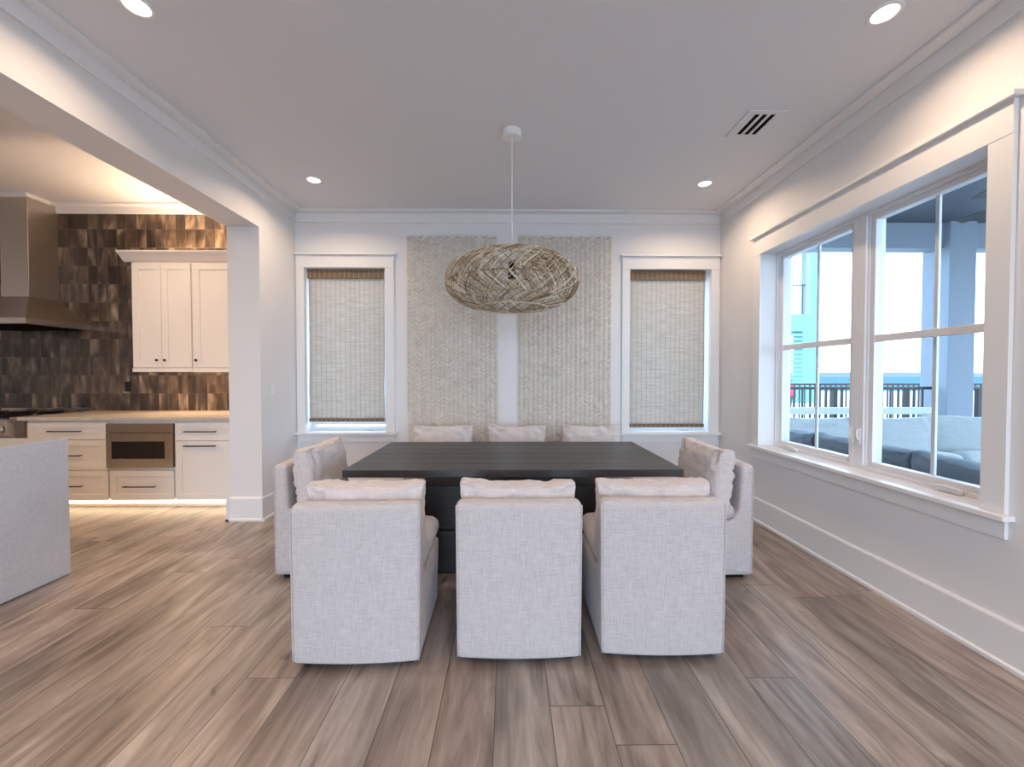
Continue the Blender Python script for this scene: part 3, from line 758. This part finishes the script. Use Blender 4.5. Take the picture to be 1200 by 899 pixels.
# ================================================================ dining chairs
def round_poly(poly, rads, n=5):
    out = []; m = len(poly)
    for i in range(m):
        p = Vector(poly[i]); a = Vector(poly[i-1])-p; c_ = Vector(poly[(i+1) % m])-p; r = rads[i]
        if r == 0: out.append(tuple(p)); continue
        ang = a.angle(c_); d = min(r/math.tan(ang/2), a.length*.49, c_.length*.49)
        s_ = p+a.normalized()*d; e = p+c_.normalized()*d
        for k in range(n+1):
            t_ = k/n; q = (1-t_)**2*s_+2*(1-t_)*t_*p+t_*t_*e; out.append(tuple(q))
    return out
def offset_poly(poly, d):
    out = []; m = len(poly)
    for i in range(m):
        a = Vector(poly[i-1]); p = Vector(poly[i]); c_ = Vector(poly[(i+1) % m])
        t1 = (p-a); t2 = (c_-p)
        if t1.length < 1e-7: t1 = t2
        if t2.length < 1e-7: t2 = t1
        t = (t1.normalized()+t2.normalized()).normalized(); out.append((p.x-t.y*d, p.y+t.x*d))
    return out
HW = .290
def bow(x, y, z):
    k = max(0, 1-(x/HW)**2)
    wgt = max(0, min(1, (-y-.16)/.14))
    return -.017*k*wgt
def shell():
    # profile (y, z), counter clockwise, seen from +x
    poly = [(-.300, .028), (.235, .028), (.262, .385), (-.165, .385), (-.208, .45), (-.222, .752), (-.300, .755)]
    rads = [.02, .03, .03, .05, .06, .03, .035]
    pf = round_poly(poly, rads, 6)
    # subdivide long edges so that the bow follows
    pf2 = []
    for i, p in enumerate(pf):
        q = pf[(i+1) % len(pf)]; pf2.append(p); d = (Vector(q)-Vector(p)).length
        for k in range(1, int(d/.07)+1): t_ = k/(int(d/.07)+1); pf2.append((p[0]+(q[0]-p[0])*t_, p[1]+(q[1]-p[1])*t_))
    er = .020; st_ = []
    for k in range(5): a = R(90)*k/4; st_.append((-HW+er-er*math.cos(a), er-er*math.sin(a)))
    xs = st_+[(-HW+er+(2*HW-2*er)*k/12, 0) for k in range(1, 12)]+[(-x, o_) for x, o_ in reversed(st_)]
    vs = []; m = len(pf2)
    for x, off in xs:
        for (y, z) in offset_poly(pf2, off):
            fac = (.985+.03*z)*(1-.055*max(0, (z-.712)/.043)**2)
            vs.append((x*fac, y+bow(x, y, z), z))
    fs = []
    for i in range(len(xs)-1):
        for k in range(m): k2 = (k+1) % m; fs.append((i*m+k, i*m+k2, (i+1)*m+k2, (i+1)*m+k))
    fs.append(tuple(range(m))); fs.append(tuple((len(xs)-1)*m+k for k in range(m-1, -1, -1)))
    return MB().add(vs, fs)
def soft_block(w_, d_, h_, rad, seed, puff=.02, nx=18, ny=18, nz=5, amp=.004):
    """rounded, slightly crowned cushion centred on the origin in x, y; z from 0 to h"""
    bm = bmesh.new(); bmesh.ops.create_cube(bm, size=2)
    bmesh.ops.subdivide_edges(bm, edges=bm.edges[:], cuts=14, use_grid_fill=True)
    vs = []; idx = {}
    for i, v in enumerate(bm.verts):
        idx[v] = i; c_ = v.co; p = Vector((c_.x*w_/2, c_.y*d_/2, c_.z*h_/2))
        q = Vector((max(-w_/2+rad, min(w_/2-rad, p.x)), max(-d_/2+rad, min(d_/2-rad, p.y)), max(-h_/2+min(rad, h_*.48), min(h_/2-min(rad, h_*.48), p.z))))
        dlt = p-q
        rr = Vector((rad, rad, min(rad, h_*.48)))
        if dlt.length > 1e-6:
            u = Vector((dlt.x/rr.x, dlt.y/rr.y, dlt.z/rr.z)); u.normalize(); p = q+Vector((u.x*rr.x, u.y*rr.y, u.z*rr.z))
        p.z += puff*(1-c_.x**2)*(1-c_.y**2)*(1 if c_.z > 0 else 0)
        nn = noise.noise(Vector((p.x*7+seed, p.y*7, p.z*9)))
        p += Vector((0, 0, 1))*nn*amp
        vs.append((p.x, p.y, p.z+h_/2))
    fs = [tuple(idx[v] for v in f.verts) for f in bm.faces]; bm.free()
    return MB().add(vs, fs)
def pillow(w_, h_, te, tm, seed, n=30, crease=1.0):
    """upright cushion: width along x, height along z, thickness along y, centred; box edge te, bulge tm"""
    rnd = random.Random(seed); vs = []; fs = []
    cr = [(rnd.uniform(-.9, .9), rnd.uniform(.03, .07), rnd.uniform(.4, 1)) for _ in range(7)]
    def P(u, v, sd):
        x = w_/2*u*(1-.035*(1-v*v)*abs(u)**4); z = h_/2*v*(1-(.07 if v > 0 else .03)*(1-u*u)*abs(v)**3)
        z += (.012*noise.noise(Vector((u*3+seed, 1.3, seed)))+.008*noise.noise(Vector((u*11+seed, sd*2, seed))))*max(0, v)**2
        ear = (abs(u)*abs(v))**8
        e = te/2*(1-.35*ear)
        bul = (tm-te)/2*(max(0, 1-abs(u)**3.2)**.62)*(max(0, 1-abs(v)**3.0)**.62)*(1+.10*(-v))
        ed = max(abs(u), abs(v)); rim = min(1, (1-ed)*14); cw = max(0, (ed-.45))*rim
        wr = .014*noise.noise(Vector((u*5+seed*3.1, v*5, sd*9)))
        wr += .03*cw*noise.noise(Vector((u*13+seed, v*4, sd*5+2)))+.026*cw*noise.noise(Vector((u*3, v*11+seed, sd*3)))
        for (cu, cwid, ca) in cr:
            d = (u-cu-(1-v)*.15*cu)/cwid
            wr -= .024*ca*math.exp(-d*d)*max(0, v-.25)*rim
        # corner creases
        q = abs(u)-abs(v); wr -= .022*math.exp(-(q/.09)**2)*max(0, (abs(u)+abs(v))/2-.45)*rim
        y = sd*(e+bul)+sd*wr*crease
        x += .004*noise.noise(Vector((v*6, sd, seed)))
        return (x, y, z)
    N = n+1
    for sd in (1, -1):
        for j in range(N):
            for i in range(N):
                # denser towards the edges
                u = math.sin(R(90)*(2*i/n-1)*.999); v = math.sin(R(90)*(2*j/n-1)*.999)
                vs.append(P(u, v, sd))
    m = N*N
    for j in range(n):
        for i in range(n):
            a = j*N+i; fs.append((a, a+N, a+N+1, a+1)); fs.append((m+a, m+a+1, m+a+N+1, m+a+N))
    ring = [i for i in range(N)]+[j*N+n for j in range(1, N)]+[n*N+i for i in range(n-1, -1, -1)]+[j*N for j in range(n-1, 0, -1)]
    K = len(ring)
    # rounded boxing strip: one middle ring pushed outward
    base_ = len(vs); 
    for k in ring:
        a = Vector(vs[k]); c_ = Vector(vs[m+k]); mid = (a+c_)/2; o_ = Vector((mid.x/(w_/2), 0, mid.z/(h_/2)))
        ax = 1 if abs(o_.x) >= abs(o_.z) else 0
        push = Vector((math.copysign(.008, o_.x), 0, 0)) if ax else Vector((0, 0, math.copysign(.008, o_.z)))
        vs.append(tuple(mid+push))
    for i in range(K):
        j = (i+1) % K
        fs.append((ring[i], ring[j], base_+j, base_+i)); fs.append((base_+i, base_+j, m+ring[j], m+ring[i]))
    seams = [[vs[k] for k in ring]+[vs[ring[0]]], [vs[m+k] for k in ring]+[vs[m+ring[0]]]]
    return MB().add(vs, fs), seams
def xform(mb, mat):
    mb.v = [tuple(mat @ Vector(v)) for v in mb.v]; return mb
SHELL = None
def make_chair(seed, label, loc, rot, group, ph=.375):
    global SHELL
    t = thing('dining_chair', label, 'chair', (0, 0, 0), group)
    if SHELL is None:
        o = obj('upholstered_frame', shell(), M['linen'], t, smooth='auto'); SHELL = o.data
    else:
        o = bpy.data.objects.new('upholstered_frame', SHELL); COL.objects.link(o); o.parent = t
    # welt along both side outlines of the back
    for sx in (-1, 1):
        pts = []
        for k in range(13):
            z = .035+.70*k/12; x = sx*(HW-.004)*(.985+.03*z); pts.append((x, -.3015+.006+bow(x*.97, -.30, z), z))
        obj('piping', MB().tube(pts, .003, 6), M['linen'], t, smooth=True)
    obj('plinth', MB().box(-.25, .25, -.26, .20, .0, .05), M['black'], t)
    m = soft_block(.576, .515, .112, .052, seed, puff=.022)
    xform(m, Matrix.Translation((0, .062, .382)))
    obj('seat_cushion', m, M['linen'], t, smooth=True)
    rnd = random.Random(seed*13)
    m, seams = pillow(.555+rnd.uniform(-.01, .01), ph, .095, .19, seed)
    mt = Matrix.Translation((rnd.uniform(-.006, .006), -.118, .652-(.375-ph)/2+rnd.uniform(-.004, .004))) @ Matrix.Rotation(R(6), 4, 'X') @ Matrix.Rotation(R(rnd.uniform(-.8, .8)), 4, 'Y')
    xform(m, mt)
    pl = obj('back_pillow', m, M['linen_pillow'], t, smooth=True)
    b = MB()
    for s_ in seams: b.tube([mt @ Vector(p) for p in s_], .0022, 5, cap=False)
    obj('seam_piping', b, M['linen_pillow'], pl, smooth=True)
    t.location = loc; t.rotation_euler = (0, 0, R(rot)); return t
GN = 'linen dining chairs along the near side of the table'
GF = 'linen dining chairs along the far side of the table'
make_chair(1, 'linen dining chair on the near side, left of the three with backs to the viewer', (-.692, 2.095, 0), 1.0, GN, .34)
make_chair(2, 'linen dining chair in the middle of the near side, back to the viewer', (.052, 2.12, 0), 0, GN, .34)
make_chair(3, 'linen dining chair on the near side, right of the three with backs to the viewer', (.727, 2.135, 0), -1.0, GN, .34)
make_chair(4, 'linen dining chair at the left end of the table', (-1.215, 2.885, 0), -90, 'linen dining chairs at the table ends')
make_chair(5, 'linen dining chair at the right end of the table near the large window', (1.285, 2.845, 0), 91.5, 'linen dining chairs at the table ends')
make_chair(6, 'linen dining chair on the far side, only pillow top seen at left', (-.625, 3.76, 0), 180, GF)
make_chair(7, 'linen dining chair on the far side, pillow top seen below the pendant', (.085, 3.76, 0), 180, GF)
make_chair(8, 'linen dining chair on the far side, only pillow top seen at right', (.815, 3.76, 0), 180, GF)

# ================================================================ outside
struct('ground_beach', MB().box(-60, 160, -80, 62, -1.3, -1.1), M['sand'])['kind'] = 'structure'
struct('ground_sea', MB().box(-400, 900, 62, 900, -1.5, -1.25), M['sea'])
hb = MB(); rnd = random.Random(4); vs = []; n = 80
for i in range(n+1):
    x = -200+1100*i/n; h = 2+3*noise.noise(Vector((x*.012, 3, 0)))+5
    vs += [(x, 700, -1.3), (x, 720, h*1.0), (x, 760, -1.3)]
fs = []
for i in range(n): a = 3*i; fs += [(a, a+3, a+4, a+1), (a+1, a+4, a+5, a+2), (a, a+2, a+5, a+3)]
struct('ground_far_shore', hb.add(vs, fs+[(0, 1, 2), (3*n, 3*n+2, 3*n+1)]), M['hill'])
struct('porch_floor', MB().box(XR+.261, 9.2, -1.5, 6.1, -.12, -.012), M['deck'])
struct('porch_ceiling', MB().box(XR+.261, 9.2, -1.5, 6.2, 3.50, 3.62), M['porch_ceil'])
struct('porch_beam', MB().box(XR+.3, 9.0, 5.68, 5.9, 3.14, 3.499), M['porch'], bevel=.004)
def column(x, lab):
    t = thing('porch_column', lab, 'column', (x, 5.79, 0))
    b = MB().box(x-.19, x+.19, 5.60, 5.98, -.011, 3.4985)
    obj('shaft', b, M['porch'], t, bevel=.006)
    obj('base_block', MB().box(x-.22, x+.22, 5.57, 6.01, -.0105, .18), M['porch'], t, bevel=.006)
    return t
column(6.40, 'square blue grey porch column seen through the near casement')
# railing on the far end of the porch
rl = thing('porch_railing', 'black metal porch railing seen through the large window', 'railing', (4.5, 5.8, 0))
b = MB().box(XR+.32, 6.18, 5.77, 5.82, 1.125, 1.165); b.box(XR+.32, 6.18, 5.78, 5.81, .08, .11)
b.box(6.62, 9.0, 5.77, 5.82, 1.125, 1.165); b.box(6.62, 9.0, 5.78, 5.81, .08, .11)
obj('rail', b, M['black'], rl, bevel=.004)
x = XR+.36; k = 0
while x < 9.0:
    if not (6.15 < x < 6.65):
        hw = .009 if k % 9 else .028
        obj('baluster', MB().box(x-hw, x+hw, 5.795-hw, 5.795+hw, .11, 1.125), M['black'], rl)
    x += .118; k += 1
obj('post', MB().box(8.9, 8.96, 5.76, 5.83, -.011, 1.2), M['black'], rl)
# second, farther railing of the walkway
r2 = thing('walkway_railing', 'farther black railing beyond the porch, topped by a pale rail', 'railing', (14, 11, -1.1))
b = MB().box(7, 20, 10.97, 11.03, 1.06, 1.11); b.box(7, 20, 10.98, 11.02, -.2, -.15)
obj('rail', b, M['black'], r2)
for k in range(90):
    xx = 7.05+k*.145; obj('baluster', MB().box(xx-.014, xx+.014, 10.986, 11.014, -.15, 1.06), M['black'], r2)
b = MB()
for xx in (7.0, 10.2, 13.4, 16.6, 19.9): b.box(xx-.06, xx+.06, 10.94, 11.06, -1.1, 1.13)
obj('post', b, M['porch'], r2)
# outdoor sectional
so = thing('outdoor_sofa', 'outdoor sofa with pale back cushions and white frame, facing the house', 'sofa', (4.8, 4.9, 0))
M['white_frame'] = paint('outdoor_frame_paint', srgb(186, 192, 196), .5, 0)
b = MB().box(3.25, 5.34, 4.94, 5.0, .845, .93); b.box(3.25, 3.33, 4.94, 5.0, -.011, .844); b.box(5.22, 5.32, 4.94, 5.0, .30, .844)
b.box(3.25, 6.05, 4.36, 5.0, .2, .29)
for xx in (3.27, 5.95): b.box(xx, xx+.05, 4.38, 4.44, -.011, .2)
obj('frame', b, M['white_frame'], so, bevel=.006)
b = MB().tube([(3.3, 4.97, .72), (5.25, 4.97, .72)], .008, 6); b.tube([(3.3, 4.97, .58), (5.25, 4.97, .58)], .008, 6)
obj('back_wire', b, M['black'], so)
for i, (xc, wd, rz, dz) in enumerate(((3.75, .88, 0, 0), (4.655, .90, 0, 0), (5.55, .92, -14, .02),)):
    m, _ = pillow(wd, .56, .12, .24, 20+i, crease=.8); xform(m, Matrix.Translation((xc, 4.78, .545+dz)) @ Matrix.Rotation(R(rz), 4, 'Z') @ Matrix.Rotation(R(-8), 4, 'X'))
    obj('back_cushion', m, M['outdoor_pale'], so, smooth=True)
    s_ = soft_block(.86, .30, .15, .05, 30+i); xform(s_, Matrix.Translation((3.75+.905*i, 4.53, .295)))
    obj('seat_cushion', s_, M['outdoor_pale'], so, smooth=True)
s2 = thing('outdoor_sofa', 'outdoor sofa with grey blue cushions whose back is against the large window', 'sofa', (3.1, 2.6, 0))
b = MB().box(2.62, 3.5, .9, 4.3, .2, .29)
for yy in (.95, 2.5, 4.2):
    for xx in (2.66, 3.42): b.box(xx, xx+.05, yy, yy+.05, -.011, .2)
obj('frame', b, M['porch'], s2, bevel=.006)
for i, yc in enumerate((1.42, 2.295, 3.165, 3.95)):
    m, _ = pillow(.86 if i < 3 else .68, .52, .13, .27, 40+i, crease=.9)
    xform(m, Matrix.Translation((2.86, yc, .545)) @ Matrix.Rotation(R(90), 4, 'Z') @ Matrix.Rotation(R(-6), 4, 'X'))
    obj('back_cushion', m, M['outdoor'], s2, smooth=True)
    s_ = soft_block(.62, .80 if i < 3 else .6, .15, .05, 50+i); xform(s_, Matrix.Translation((3.18, yc-.04, .295)))
    obj('seat_cushion', s_, M['outdoor'], s2, smooth=True)
# porch fan
fn = thing('ceiling_fan', 'dark ceiling fan under the porch roof', 'fan', (4.66, 3.35, 3.50))
obj('downrod', MB().tube([(4.66, 3.35, 3.499), (4.66, 3.35, 2.92)], .014, 8), M['black'], fn)
obj('motor', MB().lathe([(0, -.07), (.09, -.06), (.11, 0), (.08, .05), (0, .07)], (4.66, 3.35, 2.87), 24), M['black'], fn, smooth=True)
for k in range(5):
    a = R(176+72*k); dx, dy = math.cos(a), math.sin(a); nx_, ny_ = -dy, dx
    P_ = lambda d, s_, z: (4.66+dx*d+nx_*s_, 3.35+dy*d+ny_*s_, z)
    vs = [P_(.12, -.04, 2.86), P_(.12, .04, 2.875), P_(.66, .07, 2.875), P_(.66, -.06, 2.855)]; vs += [(a_, b_, c_+.008) for a_, b_, c_ in vs]
    obj('blade', MB().add(vs, [(0, 1, 2, 3), (7, 6, 5, 4), (0, 4, 5, 1), (1, 5, 6, 2), (2, 6, 7, 3), (3, 7, 4, 0)]), M['black'], fn)
# neighbouring house
nh = thing('neighbor_house', 'turquoise beach house with slatted wall and balcony beyond the porch', 'house', (22, 36, -1.1))
s_h = 13.43
b = MB(); b.box(14, 27.1, 35, 40, 5.2, 6.7); b.box(25.9, 27.1, 35, 36.2, -1.1, 5.199)
obj('wall', b, M['teal'], nh, bevel=.01)
b = MB()
for k in range(12):
    z = .55+k*.385; b.box(23.9, 25.89, 35, 35.12, z, z+.22)
obj('slat_screen', b, M['teal'], nh)
b = MB().box(26.1, 26.55, 35.0, 35.45, 6.701, 14.5); obj('pillar_shaded', b, M['porch'], nh)  # house column in shadow: the shade is put into its blue-grey colour
b = MB().box(26.56, 27.1, 35.0, 36.2, 6.701, 14.5); obj('corner_wall', b, M['teal'], nh)
obj('roof', MB().box(14, 27.6, 34.6, 40.5, 14.51, 15.2), M['porch'], nh)
b = MB().box(20, 26.08, 35.05, 35.12, 9.2, 9.3)
for k in range(24): b.box(20.1+k*.25, 20.16+k*.25, 35.07, 35.1, 6.701, 9.2)
obj('balcony_railing', b, M['black'], nh)
# distant person in red top
ps = thing('person', 'distant person in a red top standing behind the porch railing', 'person', (20.75, 29, -1.1))
def fig():
    V = [(0, 0, .92), (0, 0, 1.15), (0, 0, 1.38), (0, 0, 1.47), (0, .01, 1.60), (-.17, 0, 1.36), (-.22, .03, 1.1), (-.2, -.06, .88), (.17, 0, 1.36), (.22, .03, 1.1), (.2, -.06, .88),
         (-.09, 0, .86), (-.10, -.02, .48), (-.11, .02, .07), (-.11, -.13, .04), (.09, 0, .86), (.11, .03, .48), (.12, .05, .07), (.12, -.10, .04)]
    Eg = [(0, 1), (1, 2), (2, 3), (3, 4), (2, 5), (5, 6), (6, 7), (2, 8), (8, 9), (9, 10), (0, 11), (11, 12), (12, 13), (13, 14), (0, 15), (15, 16), (16, 17), (17, 18)]
    Rr = [.14, .13, .13, .05, .10, .06, .045, .035, .06, .045, .035, .09, .065, .045, .04, .09, .065, .045, .04]
    me = bpy.data.meshes.new('body'); me.from_pydata(V, Eg, []); me.update()
    o = bpy.data.objects.new('body', me); COL.objects.link(o); o.parent = ps
    md = o.modifiers.new('skin', 'SKIN')
    bm = bmesh.new(); bm.from_mesh(me); ly = bm.verts.layers.skin.verify()
    for v, r_ in zip(bm.verts, Rr): v[ly].radius = (r_, r_*.85); 
    bm.verts.ensure_lookup_table(); bm.verts[0][ly].use_root = True
    bm.to_mesh(me); bm.free()
    s_ = o.modifiers.new('subd', 'SUBSURF'); s_.levels = 1; s_.render_levels = 1
    me.materials.append(M['navy']); return o
fig()
obj('top', MB().lathe([(.12, .92), (.19, .95), (.18, 1.15), (.20, 1.32), (.12, 1.43), (.05, 1.46)], (20.75, 29, -1.1), 16), M['red'], ps, smooth=True)
obj('cap', MB().lathe([(.125, 1.58), (.12, 1.66), (.08, 1.72), (0, 1.74)], (20.75, 29.01, -1.1), 16), M['red'], ps, smooth=True)
